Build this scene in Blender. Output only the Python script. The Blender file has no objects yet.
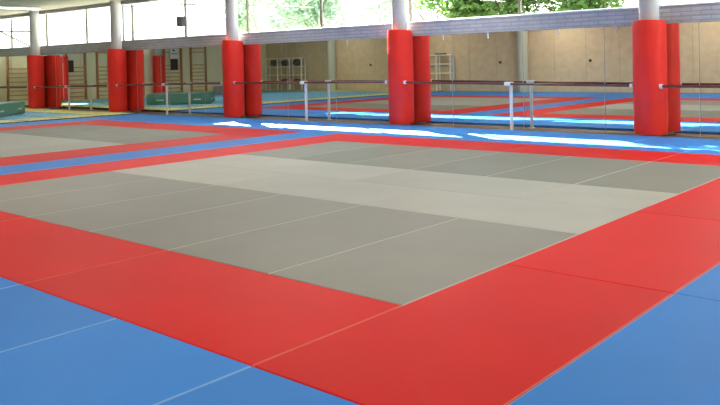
import bpy, bmesh, math, random
from mathutils import Vector, Matrix
random.seed(7)
S = bpy.context.scene
COL = S.collection

# ------------------------------------------------------------------ camera, sky, sun, exposure
cam_d = bpy.data.cameras.new('camera'); cam = bpy.data.objects.new('camera', cam_d); COL.objects.link(cam)
YAW, PITCH, ROLL = -0.71708, 0.01563, 0.02337
fwd = Vector((math.sin(YAW) * math.cos(PITCH), math.cos(YAW) * math.cos(PITCH), -math.sin(PITCH)))
right = Vector((math.cos(YAW), -math.sin(YAW), 0))
up = right.cross(fwd)
M = Matrix((right, up, -fwd)).transposed().to_4x4()
cam.matrix_world = Matrix.Translation((2.4526, -3.1005, 1.2293)) @ M @ Matrix.Rotation(-ROLL, 4, 'Z')
cam_d.sensor_width = 36.0
cam_d.lens = 785.04 / 720 * 36
cam_d.shift_x = 0.0
cam_d.shift_y = -(202.5 - 75.016) / 720
cam_d.clip_start = 0.05; cam_d.clip_end = 300
S.camera = cam

world = bpy.data.worlds.new('sky'); S.world = world; world.use_nodes = True
wn = world.node_tree.nodes; wl = world.node_tree.links
bg = wn['Background']; bg.inputs['Strength'].default_value = 6.0
tc = wn.new('ShaderNodeTexCoord'); sep = wn.new('ShaderNodeSeparateXYZ'); rampw = wn.new('ShaderNodeValToRGB')
rampw.color_ramp.elements[0].position = 0.0; rampw.color_ramp.elements[0].color = (1.0, 0.98, 0.93, 1)
rampw.color_ramp.elements[1].position = 0.8; rampw.color_ramp.elements[1].color = (0.55, 0.75, 1.0, 1)
wl.new(tc.outputs['Generated'], sep.inputs[0]); wl.new(sep.outputs['Z'], rampw.inputs[0]); wl.new(rampw.outputs[0], bg.inputs['Color'])

sun_d = bpy.data.lights.new('sun', 'SUN'); sun_d.energy = 110; sun_d.angle = 0.009; sun_d.color = (1.0, 0.96, 0.88)
sun = bpy.data.objects.new('sun', sun_d); COL.objects.link(sun)
sd = Vector((1.16, -0.70, -1.0)).normalized()
sun.rotation_euler = sd.to_track_quat('-Z', 'Y').to_euler(); sun.location = (-20, 25, 20)

LAMP_STRENGTH = 8.0
S.view_settings.view_transform = 'Standard'; S.view_settings.look = 'None'
S.view_settings.gamma = 1; S.view_settings.use_curve_mapping = False
S.view_settings.exposure = 0.0

# ------------------------------------------------------------------ materials
def mat(name, col, rough=0.6, metal=0.0, spec=0.5, noise=None, bump=None, var=0.0, emit=None, coords='Object'):
    m = bpy.data.materials.new(name); m.use_nodes = True
    n = m.node_tree.nodes; l = m.node_tree.links; b = n['Principled BSDF']
    b.inputs['Base Color'].default_value = (*col, 1); b.inputs['Roughness'].default_value = rough
    b.inputs['Metallic'].default_value = metal; b.inputs['Specular IOR Level'].default_value = spec
    t = n.new('ShaderNodeTexCoord')
    cur = None
    if noise:
        sc, amt = noise
        nz = n.new('ShaderNodeTexNoise'); nz.inputs['Scale'].default_value = sc; nz.inputs['Detail'].default_value = 5
        l.new(t.outputs[coords], nz.inputs['Vector'])
        mr = n.new('ShaderNodeMapRange'); mr.inputs['From Min'].default_value = .25; mr.inputs['From Max'].default_value = .75
        mr.inputs['To Min'].default_value = 1 - amt; mr.inputs['To Max'].default_value = 1 + amt
        l.new(nz.outputs['Fac'], mr.inputs['Value'])
        cur = mr.outputs[0]
    if var:
        oi = n.new('ShaderNodeObjectInfo'); mv = n.new('ShaderNodeMapRange')
        mv.inputs['To Min'].default_value = 1 - var; mv.inputs['To Max'].default_value = 1 + var
        l.new(oi.outputs['Random'], mv.inputs['Value'])
        if cur:
            mm = n.new('ShaderNodeMath'); mm.operation = 'MULTIPLY'; l.new(cur, mm.inputs[0]); l.new(mv.outputs[0], mm.inputs[1]); cur = mm.outputs[0]
        else: cur = mv.outputs[0]
    if cur:
        vm = n.new('ShaderNodeVectorMath'); vm.operation = 'SCALE'; vm.inputs[0].default_value = col
        l.new(cur, vm.inputs['Scale']); l.new(vm.outputs[0], b.inputs['Base Color'])
    if bump:
        sc, st, dist = bump
        nb = n.new('ShaderNodeTexNoise'); nb.inputs['Scale'].default_value = sc; nb.inputs['Detail'].default_value = 2
        l.new(t.outputs[coords], nb.inputs['Vector'])
        bp = n.new('ShaderNodeBump'); bp.inputs['Strength'].default_value = st; bp.inputs['Distance'].default_value = dist
        l.new(nb.outputs['Fac'], bp.inputs['Height']); l.new(bp.outputs[0], b.inputs['Normal'])
    if emit:
        b.inputs['Emission Color'].default_value = (*emit[0], 1); b.inputs['Emission Strength'].default_value = emit[1]
    return m

def vinyl(name, col):
    m = mat(name, col, rough=0.5, spec=0.3, noise=(1.6, 0.05), var=0.045, bump=(160, 0.25, 0.002))
    m.node_tree.nodes['Principled BSDF'].inputs['IOR'].default_value = 1.22
    return m
RED = vinyl('red_vinyl', (0.66, 0.011, 0.007))
BLUE = vinyl('blue_vinyl', (0.046, 0.235, 0.66))
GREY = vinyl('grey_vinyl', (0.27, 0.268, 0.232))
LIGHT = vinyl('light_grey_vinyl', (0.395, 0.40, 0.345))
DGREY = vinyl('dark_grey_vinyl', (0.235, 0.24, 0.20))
LITEDGE = {'red_vinyl': mat('worn_red_edge', (0.72, 0.10, 0.05), .5), 'blue_vinyl': mat('worn_blue_edge', (0.20, 0.42, 0.75), .5)}  # paler bevel colours that paint in the light seams catch
for _g in ('grey_vinyl', 'light_grey_vinyl', 'dark_grey_vinyl'): LITEDGE[_g] = mat('worn_' + _g, (0.43, 0.43, 0.38), .5)
YFOAM = mat('yellow_foam', (0.66, 0.64, 0.26), 0.7, noise=(3, .05), var=.04, bump=(120, .3, .002))
BFOAM = mat('blue_foam', (0.17, 0.46, 0.70), 0.7, noise=(3, .05), var=.04, bump=(120, .3, .002))
PADRED = mat('pad_red_vinyl', (0.80, 0.020, 0.008), 0.5, spec=0.4, noise=(2.5, .10), bump=(4, .6, .03))
SEAM = mat('seam_tape', (0.62, 0.42, 0.38), 0.5)
FOAM = mat('foam_core', (0.35, 0.05, 0.04), 0.9)
WHITEP = mat('white_column_paint', (0.46, 0.46, 0.46), 0.45, noise=(4, .04))
BEIGE = mat('beige_column_paint', (0.52, 0.52, 0.40), 0.6, noise=(4, .04))
WHITE = mat('white_paint', (0.78, 0.79, 0.80), 0.35)
BARRE = mat('varnished_dark_wood', (0.13, 0.035, 0.022), 0.3, noise=(12, .2))
GREEN = mat('green_vinyl', (0.075, 0.205, 0.15), 0.5, noise=(6, .15), bump=(30, .2, .004))
LAV = mat('pale_lavender_foam', (0.45, 0.46, 0.62), 0.7, noise=(4, .05))
STEEL = mat('grey_steel', (0.32, 0.31, 0.36), 0.4, metal=0.4, noise=(8, .1))
FRAME = mat('window_frame_paint', (0.16, 0.15, 0.11), 0.5, noise=(8, .1))
SILL = mat('sill_stone', (0.55, 0.56, 0.53), 0.6, noise=(6, .1))
WOODBAR = mat('pine_wall_bar', (0.60, 0.38, 0.17), 0.45, noise=(10, .2))
WOODUP = mat('pine_upright', (0.42, 0.21, 0.08), 0.5, noise=(10, .2))
WIRE = mat('pale_rack_tube', (0.85, 0.82, 0.72), 0.5, noise=(10, .05))
DARK = mat('dark_board', (0.035, 0.02, 0.015), 0.5, noise=(10, .2))
PAPER = mat('white_paper', (0.8, 0.8, 0.76), 0.8, noise=(20, .05))
BLACK = mat('black_plastic', (0.03, 0.03, 0.035), 0.5, noise=(10, .2))
BOXM = mat('dark_grey_box', (0.07, 0.075, 0.075), 0.5, noise=(10, .2))
NET = mat('dark_net_bundle', (0.10, 0.09, 0.07), 0.9, noise=(20, .4))
ENDWALL = mat('cream_wall_paint', (0.82, 0.79, 0.57), 0.8, noise=(1.5, .04))
CEIL = mat('ceiling_paint', (0.36, 0.34, 0.26), 0.85, noise=(.8, .05))
BEAM = mat('beam_paint', (0.42, 0.40, 0.42), 0.7, noise=(2, .05))
BARK = mat('bark', (0.12, 0.08, 0.05), 0.9, noise=(8, .3))
CONC = mat('pale_render', (0.7, 0.69, 0.64), 0.8, noise=(2, .06))
GROUND = mat('pale_gravel', (0.45, 0.42, 0.36), 0.9, noise=(3, .1))
TUBE = mat('lamp_tube', (0.9, 0.9, 0.85), 0.4, emit=((1.0, 0.95, 0.84), LAMP_STRENGTH))
GLOW = mat('lamp_glow', (0.9, 0.9, 0.85), 0.4, emit=((1.0, 0.98, 0.9), 2.5))
STRAP = mat('pale_strap', (0.55, 0.6, 0.5), 0.7)
MIRROR = mat('mirror_silver', (0.84, 0.86, 0.82), 0.012, metal=1.0)
EDGE = mat('polished_glass_edge', (0.62, 0.64, 0.54), 0.3)

def leafm(name, col):
    m = mat(name, col, 0.6, noise=(2.0, .35))
    n = m.node_tree.nodes; l = m.node_tree.links; b = n['Principled BSDF']
    tr = n.new('ShaderNodeBsdfTranslucent'); tr.inputs['Color'].default_value = (col[0] * 1.4, col[1] * 1.4, col[2], 1)
    mx = n.new('ShaderNodeMixShader'); mx.inputs[0].default_value = .3
    l.new(b.outputs[0], mx.inputs[1]); l.new(tr.outputs[0], mx.inputs[2]); l.new(mx.outputs[0], n['Material Output'].inputs['Surface'])
    return m
LEAF = leafm('green_leaves', (0.045, 0.105, 0.010))
LEAFGLARE = leafm('silver_green_leaves', (0.26, 0.36, 0.28))  # leaf colour lightened to put the glare outside into it

def glass():
    m = bpy.data.materials.new('window_glass'); m.use_nodes = True
    n = m.node_tree.nodes; l = m.node_tree.links
    n.remove(n['Principled BSDF'])
    t = n.new('ShaderNodeBsdfTransparent'); t.inputs[0].default_value = (.94, .97, .95, 1)
    g = n.new('ShaderNodeBsdfGlossy'); g.inputs['Roughness'].default_value = .02
    mx = n.new('ShaderNodeMixShader'); mx.inputs[0].default_value = .04
    l.new(t.outputs[0], mx.inputs[1]); l.new(g.outputs[0], mx.inputs[2])
    l.new(mx.outputs[0], n['Material Output'].inputs['Surface']); return m
GLASS = glass()

def plane_coords(n, l, a, b_):
    t = n.new('ShaderNodeTexCoord'); s = n.new('ShaderNodeSeparateXYZ'); c = n.new('ShaderNodeCombineXYZ')
    l.new(t.outputs['Object'], s.inputs[0]); l.new(s.outputs[a], c.inputs['X']); l.new(s.outputs[b_], c.inputs['Y']); return c.outputs[0]
def brickmat(name, c1, c2, mortar, bw, bh, a, b_, msize=0.012, rough=.8, offset=.5):
    m = bpy.data.materials.new(name); m.use_nodes = True
    n = m.node_tree.nodes; l = m.node_tree.links; b = n['Principled BSDF']
    b.inputs['Roughness'].default_value = rough
    v = plane_coords(n, l, a, b_)
    br = n.new('ShaderNodeTexBrick'); br.inputs['Color1'].default_value = (*c1, 1); br.inputs['Color2'].default_value = (*c2, 1)
    br.inputs['Mortar'].default_value = (*mortar, 1); br.inputs['Scale'].default_value = 1; br.inputs['Mortar Size'].default_value = msize
    br.inputs['Brick Width'].default_value = bw; br.inputs['Row Height'].default_value = bh; br.offset = offset
    l.new(v, br.inputs['Vector'])
    nz = n.new('ShaderNodeTexNoise'); nz.inputs['Scale'].default_value = 4; nz.inputs['Detail'].default_value = 6
    mx = n.new('ShaderNodeMix'); mx.data_type = 'RGBA'; mx.blend_type = 'MULTIPLY'; mx.inputs[0].default_value = .35
    l.new(v, nz.inputs['Vector']); l.new(br.outputs['Color'], mx.inputs[6]); l.new(nz.outputs['Fac'], mx.inputs[7]); l.new(mx.outputs[2], b.inputs['Base Color'])
    bp = n.new('ShaderNodeBump'); bp.inputs['Strength'].default_value = .6; bp.inputs['Distance'].default_value = .01; bp.invert = True
    l.new(br.outputs['Fac'], bp.inputs['Height']); l.new(bp.outputs[0], b.inputs['Normal'])
    return m
BRICK = brickmat('whitewashed_brick', (0.50, 0.50, 0.51), (0.45, 0.45, 0.47), (0.36, 0.36, 0.38), 0.30, 0.068, 'X', 'Z')
PLY = brickmat('brown_board_wall', (0.82, 0.62, 0.39), (0.79, 0.595, 0.37), (0.55, 0.39, 0.22), 1.22, 5.0, 'X', 'Z', .006, offset=0)
FLOORM = brickmat('wood_floor', (0.32, 0.20, 0.12), (0.27, 0.165, 0.10), (0.12, 0.07, 0.04), 1.1, 0.09, 'X', 'Y', .004, rough=.45)

# ------------------------------------------------------------------ mesh helpers (all coordinates are world coordinates)
def bx(bm, x0, x1, y0, y1, z0, z1, bev=0, seg=1):
    r = bmesh.ops.create_cube(bm, size=1)['verts']
    for v in r:
        v.co = Vector(((x0 + x1) / 2 + v.co.x * (x1 - x0), (y0 + y1) / 2 + v.co.y * (y1 - y0), (z0 + z1) / 2 + v.co.z * (z1 - z0)))
    if bev:
        es = list({e for v in r for e in v.link_edges})
        bmesh.ops.bevel(bm, geom=es, offset=bev, segments=seg, affect='EDGES', profile=.5)
def tube(bm, p0, p1, r, n=12, r1=None):
    p0 = Vector(p0); p1 = Vector(p1); d = (p1 - p0); L = d.length
    q = d.to_track_quat('Z', 'Y').to_matrix().to_4x4()
    bmesh.ops.create_cone(bm, cap_ends=True, segments=n, radius1=r, radius2=r if r1 is None else r1, depth=L, matrix=Matrix.Translation((p0 + p1) / 2) @ q)
def finish(name, bm, m, parent=None, smooth=False, mats=None):
    me = bpy.data.meshes.new(name)
    off = parent.location.copy() if parent else None
    if parent and parent.parent: off = off + parent.parent.location
    if off is not None: bmesh.ops.translate(bm, vec=-off, verts=bm.verts)
    if smooth:
        for f in bm.faces: f.smooth = True
    bm.to_mesh(me); bm.free()
    if smooth:
        try: me.set_sharp_from_angle(angle=math.radians(35))
        except Exception: pass
    for mm in (mats or [m]): me.materials.append(mm)
    o = bpy.data.objects.new(name, me); COL.objects.link(o)
    if parent: o.parent = parent
    return o
def recentre(o):
    """move a mesh thing's origin to the middle of its base"""
    vs = [v.co for v in o.data.vertices]
    c = Vector(((min(v.x for v in vs) + max(v.x for v in vs)) / 2, (min(v.y for v in vs) + max(v.y for v in vs)) / 2, min(v.z for v in vs)))
    for v in o.data.vertices: v.co -= c
    o.location = o.location + c
    return o
def tag(o, label, cat, group=None, kind=None):
    if label: o['label'] = label
    if cat: o['category'] = cat
    if group: o['group'] = group
    if kind: o['kind'] = kind
    return o
def thing(name, label, cat, loc, group=None):
    o = bpy.data.objects.new(name, None); o.empty_display_size = .2; COL.objects.link(o); o.location = loc
    return tag(o, label, cat, group)
def struct(name, bm, m, parent=None, **k):
    o = finish(name, bm, m, parent, **k)
    if not parent: o['kind'] = 'structure'
    return o
NB = bmesh.new
def box_obj(name, dims, m, parent=None, bev=0, **k):
    bm = NB(); bx(bm, *dims, bev=bev); return finish(name, bm, m, parent, **k)

# ------------------------------------------------------------------ room constants
UL, UR = -26.5, 6.1          # end walls
VM, VB = 9.42, -4.25         # mirror face, back wall
ZF, ZC = -0.04, 3.14         # bare floor, ceiling
LB, LT = 1.735, 2.02          # brick ledge
WY = 9.52                    # glazing plane
COLS = [-2.20, -7.15, -12.27, -17.34, -22.12]
VC = 9.14
MULL = [-2.2 - 2.48 * k for k in range(-3, 10)]

def struct_box(name, dims, m, bev=0):
    bm = NB(); bx(bm, *dims, bev=bev); return struct(name, bm, m)
struct_box('floor', (UL - .2, UR + .2, VB - .2, VM + .03, ZF - .15, ZF), FLOORM)
struct_box('ceiling', (UL - .2, UR + .2, VB - .2, 9.60, ZC, ZC + .15), CEIL)
struct_box('wall_front', (UL - .2, UR + .2, VM + .02, 9.60, -.19, LT - .02), BRICK)
WALLB = struct_box('wall_back', (UL - .2, UR + .2, VB - .2, VB, ZF, ZC), PLY)
struct_box('wall_left', (UL - .2, UL, VB, VM + .02, ZF, ZC), ENDWALL)
struct_box('wall_right', (UR, UR + .2, VB, VM + .02, ZF, ZC), ENDWALL)
# proud brick face of the ledge above the mirrors, its sill, the beam over the windows
struct_box('trim_1', (UL, UR, VM - .012, VM + .02, LB, LT - .02), BRICK)
struct_box('trim_2', (UL, UR, VM - .03, 9.61, LT - .02, LT), SILL, bev=.006)
struct_box('trim_3', (UL, UR, 9.30, 9.50, ZC - .11, ZC), BEAM, bev=.006)

struct_box('trim_4', (UL - .2, -14.9, 9.60, 10.75, 3.36, 3.46), CONC, bev=.01)   # unseen canopy, added to keep sun off the far bays
struct_box('trim_5', (UL - .2, UR + .2, 9.45, 9.60, ZC + .151, 3.46), CONC)
# windows: one per half bay, frame + pane
edges = [UL + .02] + sorted([u for u in MULL if UL + .5 < u < UR - .5]) + [UR - .02]
for i in range(len(edges) - 1):
    a, b = edges[i], edges[i + 1]
    bm = NB(); f = .022; z0, z1 = LT, ZC - .001
    bx(bm, a, a + f, WY - .02, WY + .03, z0, z1); bx(bm, b - f, b, WY - .03, WY + .03, z0, z1)
    bx(bm, a + f, b - f, WY - .03, WY + .03, z0, z0 + .012); bx(bm, a + f, b - f, WY - .03, WY + .03, z1 - .02, z1)
    w = struct('window_%d' % (i + 1), bm, FRAME)
    bm = NB(); bx(bm, a + f + .001, b - f - .001, WY - .004, WY + .004, z0 + .013, z1 - .021)
    finish('pane', bm, GLASS, w)

# ------------------------------------------------------------------ outdoors
struct_box('ground', (-60, 30, 9.62, 60, .6, 1.0), GROUND)
gw = box_obj('garden_wall', (-45, 12, 16.0, 16.3, 1.0, 2.46), CONC, bev=.02)
tag(recentre(gw), 'low pale rendered garden wall outside, running along below the bushes', 'wall')
def tree(x, y, z0, crown, m, trunk_h, n, leaf, name, label, group=None):
    """crown: list of (dx, dy, dz, r) blobs filled with leaves"""
    t = thing(name, label, 'tree' if 'tree' in name else 'bush', (x, y, z0), group)
    bm = NB(); tube(bm, (x, y, z0), (x + .1, y, z0 + trunk_h), .13, 8, .07)
    for k in range(6):
        a = k * 1.05; tube(bm, (x + .06, y, z0 + trunk_h * .7), (x + math.cos(a) * .9, y + math.sin(a) * .9, z0 + trunk_h + .8), .05, 6, .02)
    finish('trunk', bm, BARK, t, smooth=True)
    bm = NB(); rnd = random.Random(int(x * 100))
    tot = sum(c[3] ** 2 for c in crown)
    for (dx, dy, dz, r) in crown:
        for _ in range(int(n * r * r / tot)):
            while 1:
                p = Vector((rnd.uniform(-1, 1), rnd.uniform(-1, 1), rnd.uniform(-1, 1)))
                if .3 < p.length < 1: break
            c = Vector((x + dx, y + dy, z0 + dz)) + p * r
            s = leaf * rnd.uniform(.6, 1.3)
            a = Vector((rnd.uniform(-1, 1), rnd.uniform(-1, 1), rnd.uniform(-.6, .6))).normalized()
            b2 = a.orthogonal().normalized(); b2.rotate(Matrix.Rotation(rnd.uniform(0, 6.28), 3, a))
            vs = [bm.verts.new(c + a * s), bm.verts.new(c + b2 * s * .45), bm.verts.new(c - a * s), bm.verts.new(c - b2 * s * .45)]
            bm.faces.new(vs)
    finish('foliage', bm, m, t)
blobs = lambda w, h, z, k, sd_: [(random.Random(sd_ + i).uniform(-w, w), random.Random(sd_ + i + 50).uniform(-.8, .8), z + random.Random(sd_ + i + 99).uniform(0, h), random.Random(sd_ + i + 7).uniform(.5, .95)) for i in range(k)]






tree(-9.6, 18.2, 1.0, blobs(2.6, 1.5, 1.75, 26, 1), LEAF, 1.4, 14000, .12, 'garden_tree', 'dense bright green leafy tree outside, left of the nearest white column')
tree(-2.95, 11.0, 1.0, [(-.2, 0, 2.5, .75), (.7, .2, 1.75, .45), (1.0, .1, 1.95, .4), (-1.0, -.2, 2.75, .6), (-1.7, -.3, 2.85, .6), (-2.4, -.4, 2.7, .55), (-2.9, -.5, 2.75, .4)], LEAF, 1.5, 2600, .10, 'garden_tree', 'leaning green tree outside, its trunk hidden by the nearest white column')
tree(-13.3, 19.2, 1.0, blobs(.5, .6, 2.25, 5, 41), LEAF, 1.2, 900, .11, 'garden_bush', 'small yellow green bush outside, left of the dense bright tree')
tree(-16.0, 19.4, 1.0, blobs(.5, .5, 2.35, 5, 61), LEAFGLARE, 1.2, 1100, .11, 'garden_bush', 'small silvery bush outside, right of the second nearest column')
tree(-20.0, 20.5, 1.0, blobs(2.0, 1.8, 1.9, 16, 81), LEAFGLARE, 1.2, 4500, .13, 'garden_tree', 'pale silvery green tree outside, left of the second nearest column')
tree(-25.6, 22.0, 1.0, blobs(2.4, 2.4, 2.1, 18, 101), LEAFGLARE, 1.3, 5500, .14, 'garden_tree', 'faded pale green tree outside, right of the middle white column')
bm = NB(); tube(bm, (-24.6, 14, 3.65), (-20.1, 14, 3.43), .04, 8)
tag(recentre(finish('overhead_cable', bm, BLACK)), 'thin dark cable stretched outside across the blown out window', 'cable')

# ------------------------------------------------------------------ mirrors
ORD = ['first', 'second', 'third', 'fourth', 'fifth', 'sixth', 'seventh', 'eighth', 'ninth', 'tenth', 'eleventh', 'twelfth',
       'thirteenth', 'fourteenth', 'fifteenth', 'sixteenth', 'seventeenth', 'eighteenth', 'nineteenth', 'twentieth', 'twenty-first',
       'twenty-second', 'twenty-third', 'twenty-fourth', 'twenty-fifth', 'twenty-sixth', 'twenty-seventh']
def bay(u):
    if u > COLS[0]: return 'right of the nearest red column'
    for i in range(4):
        if u > COLS[i + 1]: return ['between the nearest two red columns', 'between the second and third nearest columns',
                                    'between the third and fourth nearest columns', 'between the two farthest columns'][i]
    return 'beyond the farthest column'
CLIPS = [-8.8, -6.3, -5.3, -3.87, -2.85]
k = 0
us = [-1.54 + 1.523 * (i) for i in range(-17, 6)]
us = [u for u in us if UL + .02 < u < UR - .02]
us = [UL + .02] + us + [UR - .02]
for i in range(len(us) - 1):
    a, b = us[i] + .003, us[i + 1] - .003
    n_ = len(us) - 1 - i
    side = 'mirror panel, %s from the right end, %s' % (ORD[n_ - 1], bay((a + b) / 2))
    t = thing('mirror_panel', side, 'mirror', ((a + b) / 2, VM, ZF), 'mirror panels along the window wall')
    bm = NB(); bx(bm, a, b, VM, VM + .008, ZF + .005, LB - .005); finish('glass', bm, MIRROR, t)
    bm = NB(); bx(bm, b - .006, b, VM - .002, VM, ZF + .005, LB - .005); finish('edge_strip', bm, EDGE, t)
    for c in CLIPS:
        if a < c < b:
            bm = NB(); bx(bm, c - .011, c + .011, VM - .008, VM, LB - .11, LB - .004, bev=.003); finish('clip', bm, WHITE, t)

# ------------------------------------------------------------------ columns with red padding
def pad_mesh(bm, u, v, r, z0, z1, tilt, seed, ri=.158):
    rnd = random.Random(seed); N, H = 56, 22
    ph = [rnd.uniform(0, 6.28) for _ in range(6)]
    rings = []
    for j in range(H + 1):
        t = j / H; ring = []
        for i in range(N):
            a = 2 * math.pi * i / N
            rr = r * (1 + .012 * math.sin(2 * a + ph[0] + 1.5 * t) + .006 * math.sin(5 * a + ph[1] + 9 * t) + .006 * math.sin(3 * a - 12 * t + ph[2]))
            rr -= .010 * max(0, 1 - t * 14) ** 2 + .010 * max(0, 1 - (1 - t) * 18) ** 2
            fold = math.exp(-((t - (.12 + .09 * math.sin(a + ph[3]))) / .016) ** 2) * .007
            rr -= fold
            zt = z1 + tilt * math.cos(a + math.pi / 2 )   # higher towards the room
            ring.append(bm.verts.new((u + rr * math.cos(a), v + rr * math.sin(a), z0 + (zt - z0) * t)))
        rings.append(ring)
    inner_t = [bm.verts.new((u + ri * math.cos(2 * math.pi * i / N), v + ri * math.sin(2 * math.pi * i / N), z1 - .01)) for i in range(N)]
    inner_b = [bm.verts.new((u + ri * math.cos(2 * math.pi * i / N), v + ri * math.sin(2 * math.pi * i / N), z0)) for i in range(N)]
    allr = rings + [inner_t, inner_b, rings[0]]
    for A, B in zip(allr[:-1], allr[1:]):
        for i in range(N): bm.faces.new((A[i], A[(i + 1) % N], B[(i + 1) % N], B[i]))
def column(u, v, top, seed, label, padded=True, r=.253, sr=.15, seamdir=(-.33, .95), group='padded columns', zb=ZF):
    t = thing('padded_column' if padded else 'round_column', label, 'column', (u, v, ZF), group)
    bm = NB(); tube(bm, (u, v, zb), (u, v, ZC - .001), sr, 40); finish('shaft', bm, WHITEP if padded else BEIGE, t, smooth=True)
    if padded:
        bm = NB(); pad_mesh(bm, u, v, r, zb + .052, top, .015, seed); p = finish('padding', bm, PADRED, t, smooth=True)
        d = Vector((seamdir[0], seamdir[1], 0)).normalized(); s = Vector((-d.y, d.x, 0))
        bm = NB(); c = Vector((u, v, 0)) + d * (r + .001)
        vs = []
        for z in (.05, top - .05):
            for k1, k2 in ((-1, -.004), (1, -.004), (1, .004), (-1, .004)):
                vs.append(bm.verts.new(c + s * .011 * k1 + d * k2 + Vector((0, 0, z))))
        for q in ((0, 1, 2, 3), (7, 6, 5, 4), (0, 4, 5, 1), (1, 5, 6, 2), (2, 6, 7, 3), (3, 7, 4, 0)): bm.faces.new([vs[i] for i in q])
        finish('seam', bm, SEAM, t)
    return t
TOPS = [1.772, 1.845, 1.825, 1.768, 1.705]
CL = ['white round column wrapped in bright red padding, the nearest, at the right of the hall',
      'white round column in bright red padding, second nearest, right of the picture centre',
      'white round column in red padding, the middle one of the row along the mirrors',
      'white round column in red padding, fourth nearest, standing beside the puzzle mats',
      'white round column in dark red padding, farthest of the row, beside the green crash mat']
for i, u in enumerate(COLS): FARCOL = column(u, VC, TOPS[i], i + 3, CL[i])
column(-26.22, 6.62, 1.75, 20, 'red padded column against the far end wall, reflected beside the farthest column', seamdir=(1, .3), zb=.016)
column(-26.22, 2.18, 1.75, 21, 'red padded column on the end wall, reflected between the notice board and a red column', seamdir=(1, .3), zb=.016)
for u, l in ((-12.15, 'plain pale round column on the brown back wall, seen in the mirror by the white barre posts at right'),
             (-21.9, 'plain pale round column on the brown back wall, seen in the mirror right of the white rack')):
    column(u, VB + .21, 0, 30, l, padded=False, sr=.2, group=None)

# steel bracket arm on the farthest column
u = COLS[4]
t = FARCOL
bm = NB(); tube(bm, (u, VC - .14, 2.48), (u, VC - 1.25, 2.48), .024, 8); finish('bracket_arm', bm, FRAME, t)
bm = NB(); tube(bm, (u, VC - .14, 2.0), (u, VC - 1.12, 2.47), .024, 8); finish('bracket_brace', bm, FRAME, t)
for z in (2.0, 2.48):
    bm = NB(); tube(bm, (u, VC, z - .02), (u, VC, z + .02), .158, 32); bx(bm, u - .03, u + .03, VC - .19, VC - .14, z - .03, z + .03)
    finish('clamp', bm, WHITEP, t, smooth=True)

# steel post on the ledge, dark box on a mullion
bm = NB(); tube(bm, (-17.40, 9.42, LT), (-17.40, 9.42, ZC - .11), .035, 16)
bx(bm, -17.45, -17.35, 9.395, 9.47, LT, LT + .012)
tag(recentre(finish('steel_post', bm, STEEL, smooth=True)), 'slim grey post standing on the window ledge behind the fourth column', 'post')
mu = MULL[8 - 0] if False else min(MULL, key=lambda q: abs(q + 14.8))
t = thing('junction_box', 'small dark grey box fixed to the window mullion left of the middle column', 'box', (mu, 9.45, 2.32))
bm = NB(); bx(bm, mu - .21, mu + .0, 9.37, 9.488, 2.30, 2.56, bev=.01); finish('casing', bm, BOXM, t)
bm = NB(); bx(bm, mu + .06, mu + .09, 9.44, 9.488, 2.30, 2.56, bev=.004); finish('side_bar', bm, BOXM, t)
bm = NB(); tube(bm, (mu - .12, 9.43, 2.25), (mu - .04, 9.43, 2.30), .014, 8); finish('cable_stub', bm, BLACK, t)

# ------------------------------------------------------------------ barres
VBAR = 8.99
def barre(a, b, za, zb, post, label, capa=True, capb=True):
    t = thing('ballet_barre', label, 'barre', (a, VBAR, ZF), 'ballet barres between the columns')
    bm = NB(); tube(bm, (a, VBAR, za), (b, VBAR, zb), .021, 16); finish('rail', bm, BARRE, t, smooth=True)
    for (uu, zz, do, s) in ((a, za, capa, 1), (b, zb, capb, -1)):
        if do:
            bm = NB(); tube(bm, (uu + s * .0, VBAR, zz), (uu + s * .045, VBAR, zz), .034, 16)
            finish('end_cap', bm, WHITE, t, smooth=True)
    if post is not None:
        z = za + (zb - za) * (post - a) / (b - a)
        bm = NB(); tube(bm, (post + .05, 9.06, ZF), (post + .05, 9.06, z + .0), .030, 16); tube(bm, (post + .05, 9.06, ZF), (post + .05, 9.06, ZF + .012), .06, 20)
        p = finish('post', bm, WHITE, t, smooth=True)
        bm = NB(); bx(bm, post - .03, post + .085, VBAR - .035, 9.10, z - .034, z + .034, bev=.008)
        finish('bracket', bm, WHITE, t)
xo = math.sqrt(.253 ** 2 - (VC - VBAR) ** 2)
barre(COLS[0] + xo, UR - .03, .76, .735, 2.7, 'dark wooden ballet barre running right from the nearest red column')
barre(COLS[1] + xo, COLS[0] - xo - .012, .828, .768, -4.68, 'dark wooden ballet barre on white post between the nearest two columns')
barre(COLS[2] + xo, COLS[1] - xo - .012, .818, .832, -9.78, 'dark wooden ballet barre on white post between middle and second nearest columns')
barre(COLS[3] + xo, COLS[2] - xo - .012, .755, .812, -14.93, 'dark wooden ballet barre on white post between third and fourth nearest columns')
barre(COLS[4] + xo, COLS[3] - xo - .012, .688, .742, -19.95, 'wooden ballet barre on pale post between the two farthest columns')
barre(UL + .03, COLS[4] - xo - .012, .655, .678, None, 'wooden ballet barre left of the farthest column, above the green crash mat')

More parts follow.
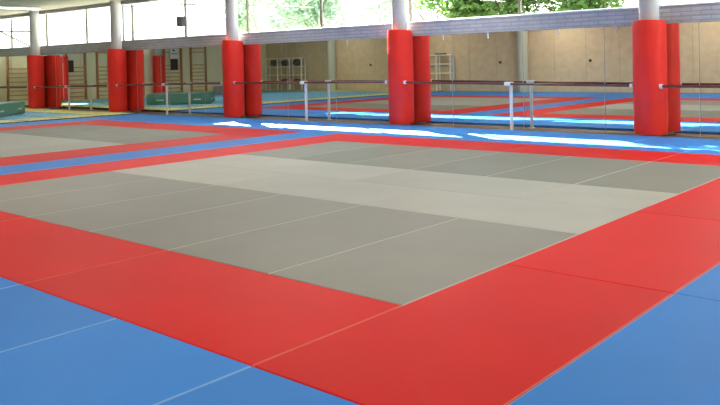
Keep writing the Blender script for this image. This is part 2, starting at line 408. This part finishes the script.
# ------------------------------------------------------------------ judo mats
CACHE = {}
NM = [0]
def judo_mat(u0, u1, v0, v1, m, label, group, t=.04):
    w, h = round(u1 - u0, 3), round(v1 - v0, 3); key = (w, h, m.name)
    if key not in CACHE:
        bm = NB(); g = .0008
        bx(bm, -w / 2 + g, w / 2 - g, -h / 2 + g, h / 2 - g, 0, t, bev=.0075, seg=2)
        bm.normal_update()
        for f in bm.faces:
            if abs(f.normal.x) > .3 and f.normal.z > .25: f.material_index = 1      # paler side bevels: light caught along the seams, put into colour
        me = bpy.data.meshes.new('judo_mat'); bm.to_mesh(me); bm.free(); me.materials.append(m); me.materials.append(LITEDGE[m.name]); CACHE[key] = me
    o = bpy.data.objects.new('judo_mat', CACHE[key]); COL.objects.link(o)
    o.location = ((u0 + u1) / 2, (v0 + v1) / 2, ZF); tag(o, label, 'mat', group); NM[0] += 1
A0, A1, A2, A3, A4, A5, A6 = 0.0, -6.0, -6.87, -7.71, -8.755, -13.70, -14.75
A7 = -15.88
def row(us_, v0, v1, m, colour, where, start, group):
    """us_ ordered from the named starting side"""
    for i in range(len(us_) - 1):
        a, b = sorted((us_[i], us_[i + 1]))
        judo_mat(a, b, v0, v1, m, '%s judo mat, %s %s, %s' % (colour, ORD[i], start, where), group)
def strip(vs_, u0, u1, m, colour, where, start, group):
    for i in range(len(vs_) - 1):
        a, b = sorted((vs_[i], vs_[i + 1]))
        judo_mat(u0, u1, a, b, m, '%s judo mat, %s %s, %s' % (colour, ORD[i], start, where), group)
G1 = 'grey mats of the nearer contest area'; G2 = 'grey mats of the farther contest area'
one = [0, -1, -2, -3, -4, -5, -6]
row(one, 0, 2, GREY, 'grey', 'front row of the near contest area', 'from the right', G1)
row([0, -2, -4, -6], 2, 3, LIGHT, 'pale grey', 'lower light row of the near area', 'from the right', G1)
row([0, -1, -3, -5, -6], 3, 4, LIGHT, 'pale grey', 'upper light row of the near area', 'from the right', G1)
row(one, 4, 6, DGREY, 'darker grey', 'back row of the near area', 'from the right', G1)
w5 = [A4 + (A5 - A4) * i / 5 for i in range(6)]
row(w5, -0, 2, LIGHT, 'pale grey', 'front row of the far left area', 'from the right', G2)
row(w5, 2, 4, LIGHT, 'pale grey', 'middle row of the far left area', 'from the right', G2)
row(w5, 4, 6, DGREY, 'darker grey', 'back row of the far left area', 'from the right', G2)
RG = 'red border mats'; BG = 'blue mats around the contest areas'
row([0, -2, -4, -6, ], -1, 0, RED, 'red', 'border strip nearest the camera', 'from the right corner', RG)
strip([-1, 1, 3, 5, 6], 0, 1, RED, 'red', 'right border of the near area', 'going away', RG)
strip([6, 4, 2, 0, -1], A2, A1, RED, 'red', 'strip right of the narrow blue strip', 'from the mirror side', RG)
strip([7, 5, 3, 1, -1], A3, A2, BLUE, 'blue', 'narrow strip between the contest areas', 'from the mirror side', BG)
strip([6, 4, 2, 0, -1], A4, A3, RED, 'red', 'strip left of the narrow blue strip', 'from the mirror side', RG)
row([A4, A4 - 2, A4 - 4, A5], -1, 0, RED, 'red', 'front border of the far left area', 'from the right', RG)
strip([7, 5, 3, 1, -1], A6, A5, RED, 'red', 'far left border strip', 'from the mirror side', RG)
strip([7, 5, 3, 1, -1], A7, A6, BLUE, 'lavender blue', 'strip beside the puzzle mats', 'from the mirror side', BG)
row([5, 3, 1, -1, -3, -5, A2], 6, 7, RED, 'red', 'long mirror side border, near area', 'from the right', RG)
row([A3, -9.7, -11.7, A5], 6, 7, RED, 'red', 'mirror side border, far left area', 'from the right', RG)
bl = [5, 3, 1, -1, -3, -5, -7, -9, -11, -13, -15, A7]
bl2 = [5, 4, 2, 0, -2, -4, -6, -8, -10, -12, -14, A7]
row(bl, 7, 7.94, BLUE, 'blue', 'row next to the long red border', 'from the right', BG)
row(bl2, 7.94, 8.88, BLUE, 'blue', 'row closest to the mirrors', 'from the right', BG)
for c in range(4):
    strip([-1, 1, 3, 5, 6], 1 + c, 2 + c, BLUE, 'blue', '%s row right of the red border' % ORD[c], 'going away', BG)
bu = [5, 4, 3, 2, 1, 0] + one[1:] + [A2, A3, A4] + [A4 - 1, A4 - 2, A4 - 3, A4 - 4, A5, A6, A7]
row(bu, -3, -1, BLUE, 'blue', 'row before the near red border', 'from the right', BG)
row(bu, -4.2, -3, BLUE, 'blue', 'row along the brown back wall', 'from the right', BG)

# puzzle mats
def puzzle_mesh(w, h, m, t=.055):
    """tile outline with jigsaw teeth on all sides"""
    def side(L, n, out):
        pts = []
        s = L / n
        for i in range(n):
            a = i * s
            if i % 2 == (0 if out else 1): pts += [(a + .08 * s, 0), (a - .02 * s, .045), (a + 1.02 * s, .045), (a + .92 * s, 0)]
        return pts
    g = .004; P = []
    for sd_, (ox, oy, dx, dy, L, out) in enumerate(((0, 0, 1, 0, w, True), (w, 0, 0, 1, h, True), (w, h, -1, 0, w, False), (0, h, 0, -1, h, False))):
        n = max(3, int(round(L / .1)) // 2 * 2)
        P.append((ox + dx * g - dy * g, oy + dy * g + dx * g))
        for a, d in side(L, n, out):
            a = min(max(a, .012), L - .012)
            d = d - .045 - g
            P.append((ox + dx * a + dy * d, oy + dy * a - dx * d))
    bm = NB(); lo = [bm.verts.new((x - w / 2, y - h / 2, 0)) for x, y in P]; hi = [bm.verts.new((x - w / 2, y - h / 2, t)) for x, y in P]
    n = len(P)
    bm.faces.new(hi); bm.faces.new(lo[::-1])
    for i in range(n): bm.faces.new((lo[i], lo[(i + 1) % n], hi[(i + 1) % n], hi[i]))
    bmesh.ops.recalc_face_normals(bm, faces=bm.faces); bm.normal_update()
    me = bpy.data.meshes.new('puzzle_mat')
    for f in bm.faces:
        if abs(f.normal.z) < .5: f.material_index = 1      # dark rubber core shows on the cut edges
    bm.to_mesh(me); bm.free(); me.materials.append(m); me.materials.append(BLACK); return me
nu, nv = 10, 13
pu = (A7 - .055 - (UL + .02)) / nu; pv = (8.88 - VB - .03) / nv
PM = {c: puzzle_mesh(pu, pv, c_m) for c, c_m in (('y', YFOAM), ('b', BFOAM))}
for i in range(nu):
    for j in range(nv):
        c = 'y' if (i in (0, nu - 1) or j in (0, nv - 1)) else 'b'
        o = bpy.data.objects.new('puzzle_mat', PM[c]); COL.objects.link(o)
        o.location = (A7 - .055 - pu * (i + .5), 8.88 - pv * (j + .5), ZF)
        tag(o, '%s puzzle mat, %s row from the mirrors, %s from the judo mats' % ({'y': 'pale yellow', 'b': 'light blue'}[c], ORD[j], ORD[i]),
            'mat', 'jigsaw foam mats at the far end')

# ------------------------------------------------------------------ green crash mat
def crash_mat():
    c = Vector((-17.95, 5.95)); p1 = Vector((-19.35, 7.42)); e1 = (p1 - c); L1 = e1.length; e1.normalize(); e2 = Vector((-e1.y, e1.x))
    if e2.dot(Vector((-19.2, 3.8)) - c) < 0: e2 = -e2
    L2 = 1.65; z0, z1 = 0.016, .365
    o3 = lambda a, b, z: Vector((c.x + e1.x * a + e2.x * b, c.y + e1.y * a + e2.y * b, z))
    t = thing('crash_mat', 'thick green foam crash mat lying on the puzzle mats at the far left', 'crash mat', (c.x, c.y, z0))
    def blk(name, a0, a1, b0, b1, za, zb, m, bev):
        bm = NB(); r = bmesh.ops.create_cube(bm, size=1)['verts']
        for v in r: v.co = o3((a0 + a1) / 2 + v.co.x * (a1 - a0), (b0 + b1) / 2 + v.co.y * (b1 - b0), (za + zb) / 2 + v.co.z * (zb - za))
        bmesh.ops.recalc_face_normals(bm, faces=bm.faces)
        bmesh.ops.bevel(bm, geom=list(bm.edges), offset=bev, segments=3, affect='EDGES')
        return finish(name, bm, m, t)
    blk('body', 0, L1, 0, L2, z0 + .001, z1, GREEN, .022)
    for a in (.42, L1 - .42): blk('handle', a - .12, a + .12, -.018, .004, .15, .19, STRAP, .006)
    for b in (.42, L2 - .42): blk('handle', -.018, .004, b - .12, b + .12, .15, .19, STRAP, .006)
crash_mat()
o = box_obj('foam_block', (-26.3, -25.2, -2.0, -.75, .016, .3), LAV, bev=.02)
tag(recentre(o), 'pale lavender foam block by the end wall, reflected left of the middle column', 'foam block')

# ------------------------------------------------------------------ end wall: wall bars, notices, glowing panel
LAD = [(7.75, 8.62, 'leftmost, reflected left of the farthest red column'), (5.50, 6.32, 'reflected beside the hanging brown notice'),
       (4.12, 4.98, 'reflected just left of the fourth column'), (2.85, 3.68, 'reflected just right of the fourth column padding'),
       (.87, 1.77, 'the one with the white and dark notice on it'), (-.47, .34, 'rightmost, reflected left of the middle column')]
for v0, v1, l in LAD:
    t = thing('wall_bars', 'wooden wall bars, %s' % l, 'wall bars', (UL, (v0 + v1) / 2, 0), 'wall bars on the end wall')
    for v in (v0, v1):
        bm = NB(); bx(bm, UL + .0, UL + .13, v - .025, v + .025, .0, 2.6, bev=.006); finish('upright', bm, WOODUP, t)
    zs = [.15 + .165 * i for i in range(8)] + [1.88, 2.05, 2.25, 2.45]
    for z in zs:
        bm = NB(); bx(bm, UL + .05, UL + .11, v0 + .026, v1 - .026, z - .022, z + .022, bev=.008); finish('rung', bm, WOODBAR, t)
for (v0, v1, za, zb, zc, l) in ((1.08, 1.50, 2.05, 1.62, 1.10, 'white and dark notice hung on the wall bars, reflected left of the middle column'),
                                (6.02, 6.30, 1.76, 1.62, 1.12, 'small brown notice with white header, reflected between the two farthest columns')):
    t = thing('hanging_notice', l, 'notice', (UL + .14, (v0 + v1) / 2, zc))
    bm = NB(); bx(bm, UL + .131, UL + .145, v0, v1, zb, za, bev=.003); finish('paper', bm, PAPER, t)
    bm = NB(); bx(bm, UL + .131, UL + .15, v0 + .02, v1 - .02, zc, zb - .03, bev=.003); finish('dark_panel', bm, DARK, t)
    if za > 2:
        bm = NB()
        bx(bm, UL + .145, UL + .148, v0 + .18, v0 + .28, 1.92, 2.0); bx(bm, UL + .145, UL + .148, v0 + .05, v0 + .36, 1.80, 1.83)
        finish('print', bm, DARK, t)
t = thing('wall_lamp', 'bright white wall lamp high on the end wall, reflected above a red pad', 'lamp', (UL, 2.75, 2.0))
bm = NB(); bx(bm, UL, UL + .03, 2.52, 2.98, 1.99, 2.19, bev=.004); finish('housing', bm, WHITE, t)
bm = NB(); bx(bm, UL + .03, UL + .10, 2.55, 2.95, 2.01, 2.17, bev=.015); finish('diffuser', bm, GLOW, t)  # emissive box giving a bright patch on the end wall

# ------------------------------------------------------------------ back wall: racks and wall knobs (seen in the mirrors)
def rack(u0, u1, z0, z1, nc, nr, label, clutter):
    v = VB + .30
    t = thing('storage_rack', label, 'rack', ((u0 + u1) / 2, VB + .2, ZF))
    r = .03
    for i in range(nc + 1):
        uu = u0 + (u1 - u0) * i / nc
        for vv in (v, VB + .06):
            bm = NB(); tube(bm, (uu, vv, .016), (uu, vv, z1), r, 8); tube(bm, (uu, vv, .016), (uu, vv, .03), .04, 8)
            finish('post', bm, WIRE, t, smooth=True)
    for j in range(nr + 1):
        z = z0 + (z1 - z0) * j / nr
        bm = NB()
        for vv in (v, VB + .06): tube(bm, (u0, vv, z), (u1, vv, z), r * .8, 8)
        for i in range(nc * 4 + 1):
            uu = u0 + (u1 - u0) * i / (nc * 4); tube(bm, (uu, VB + .06, z), (uu, v, z), .006, 6)
        finish('shelf', bm, WIRE, t, smooth=True)
    return t
rack(-26.2, -23.75, .32, 1.52, 3, 3, 'pale tube rack with three bays against the back wall, reflected right of the middle column', True)
rack(-17.4, -15.35, .36, 1.46, 3, 3, 'pale tube rack with dark bar on top, reflected right of the second nearest column', False)
bx_ = box_obj('dark_bar', (-16.1, -15.65, VB + .1, VB + .3, 1.481, 1.53), DARK, bev=.01)
tag(recentre(bx_), 'dark bar lying on top of the right hand reflected rack', 'bar')
def net(u, z, s, label):
    bm = NB(); rnd = random.Random(int(u * 10))
    bmesh.ops.create_icosphere(bm, subdivisions=3, radius=1)
    for v_ in bm.verts:
        n_ = 1 + .18 * math.sin(9 * v_.co.x + u) * math.cos(7 * v_.co.z + 2 * u) + rnd.uniform(-.05, .05)
        v_.co = Vector((u + v_.co.x * s[0] * n_, VB + .18 + v_.co.y * .1 * n_, z + s[1] + max(v_.co.z * n_, -1) * s[1]))
    tag(recentre(finish('net_bundle', bm, NET, smooth=True)), label, 'net')
net(-25.75, 1.14, (.27, .16), 'dark bundle on top shelf of the left reflected rack, left bay')
net(-24.95, 1.14, (.30, .15), 'dark bundle on top shelf of the left reflected rack, middle bay')
net(-24.15, 1.14, (.26, .17), 'dark bundle on top shelf of the left reflected rack, right bay')
net(-25.0, .34, (.3, .10), 'dark bundle on bottom shelf of the left reflected rack, middle bay')
net(-24.15, .34, (.28, .10), 'dark bundle on bottom shelf of the left reflected rack, right bay')
for u in (-19.75, -13.24, -9.6):
    bm = NB(); tube(bm, (u, VB, 1.12), (u, VB + .03, 1.12), .052, 20); tube(bm, (u, VB + .03, 1.12), (u, VB + .06, 1.12), .03, 14)
    finish('knob', bm, BLACK, WALLB, smooth=True)

# ------------------------------------------------------------------ ceiling lamps
lu = [-20.72, -15.6, -10.5, -5.4, -.3, 4.6]; lv = [7.89, 4.4, .9, -2.6]
for i, a in enumerate(lu):
    for j, b in enumerate(lv):
        if i == 0 and j == 0: lab = 'slim ceiling lamp at the top left, above the farthest column'
        else: lab = 'slim ceiling lamp, %s row from the windows, %s from the right wall' % (ORD[j], ORD[5 - i])
        t = thing('ceiling_lamp', lab, 'lamp', (a, b, ZC), 'slim ceiling lamps')
        bm = NB(); bx(bm, a - .05, a + .05, b - .75, b + .75, ZC - .035, ZC - .001, bev=.004); finish('housing', bm, WHITE, t)
        bm = NB(); tube(bm, (a, b - .72, ZC - .052), (a, b + .72, ZC - .052), .016, 10); finish('tube', bm, TUBE, t, smooth=True)
        ld = bpy.data.lights.new('tube_light', 'AREA'); ld.shape = 'RECTANGLE'; ld.size = .12; ld.size_y = 1.4; ld.energy = (8, 12, 26, 44, 48, 44)[i] * ((3.4, 2.6, 2.6, 1.4, .7, .8)[i] if j == 3 else ((4.2, 1.4, 1, 1, 1, 1)[i] if j else 1)); ld.color = (1, .95, .86)
        lo = bpy.data.objects.new('tube_light', ld); COL.objects.link(lo); lo.parent = t; lo.location = (0, 0, -.075)
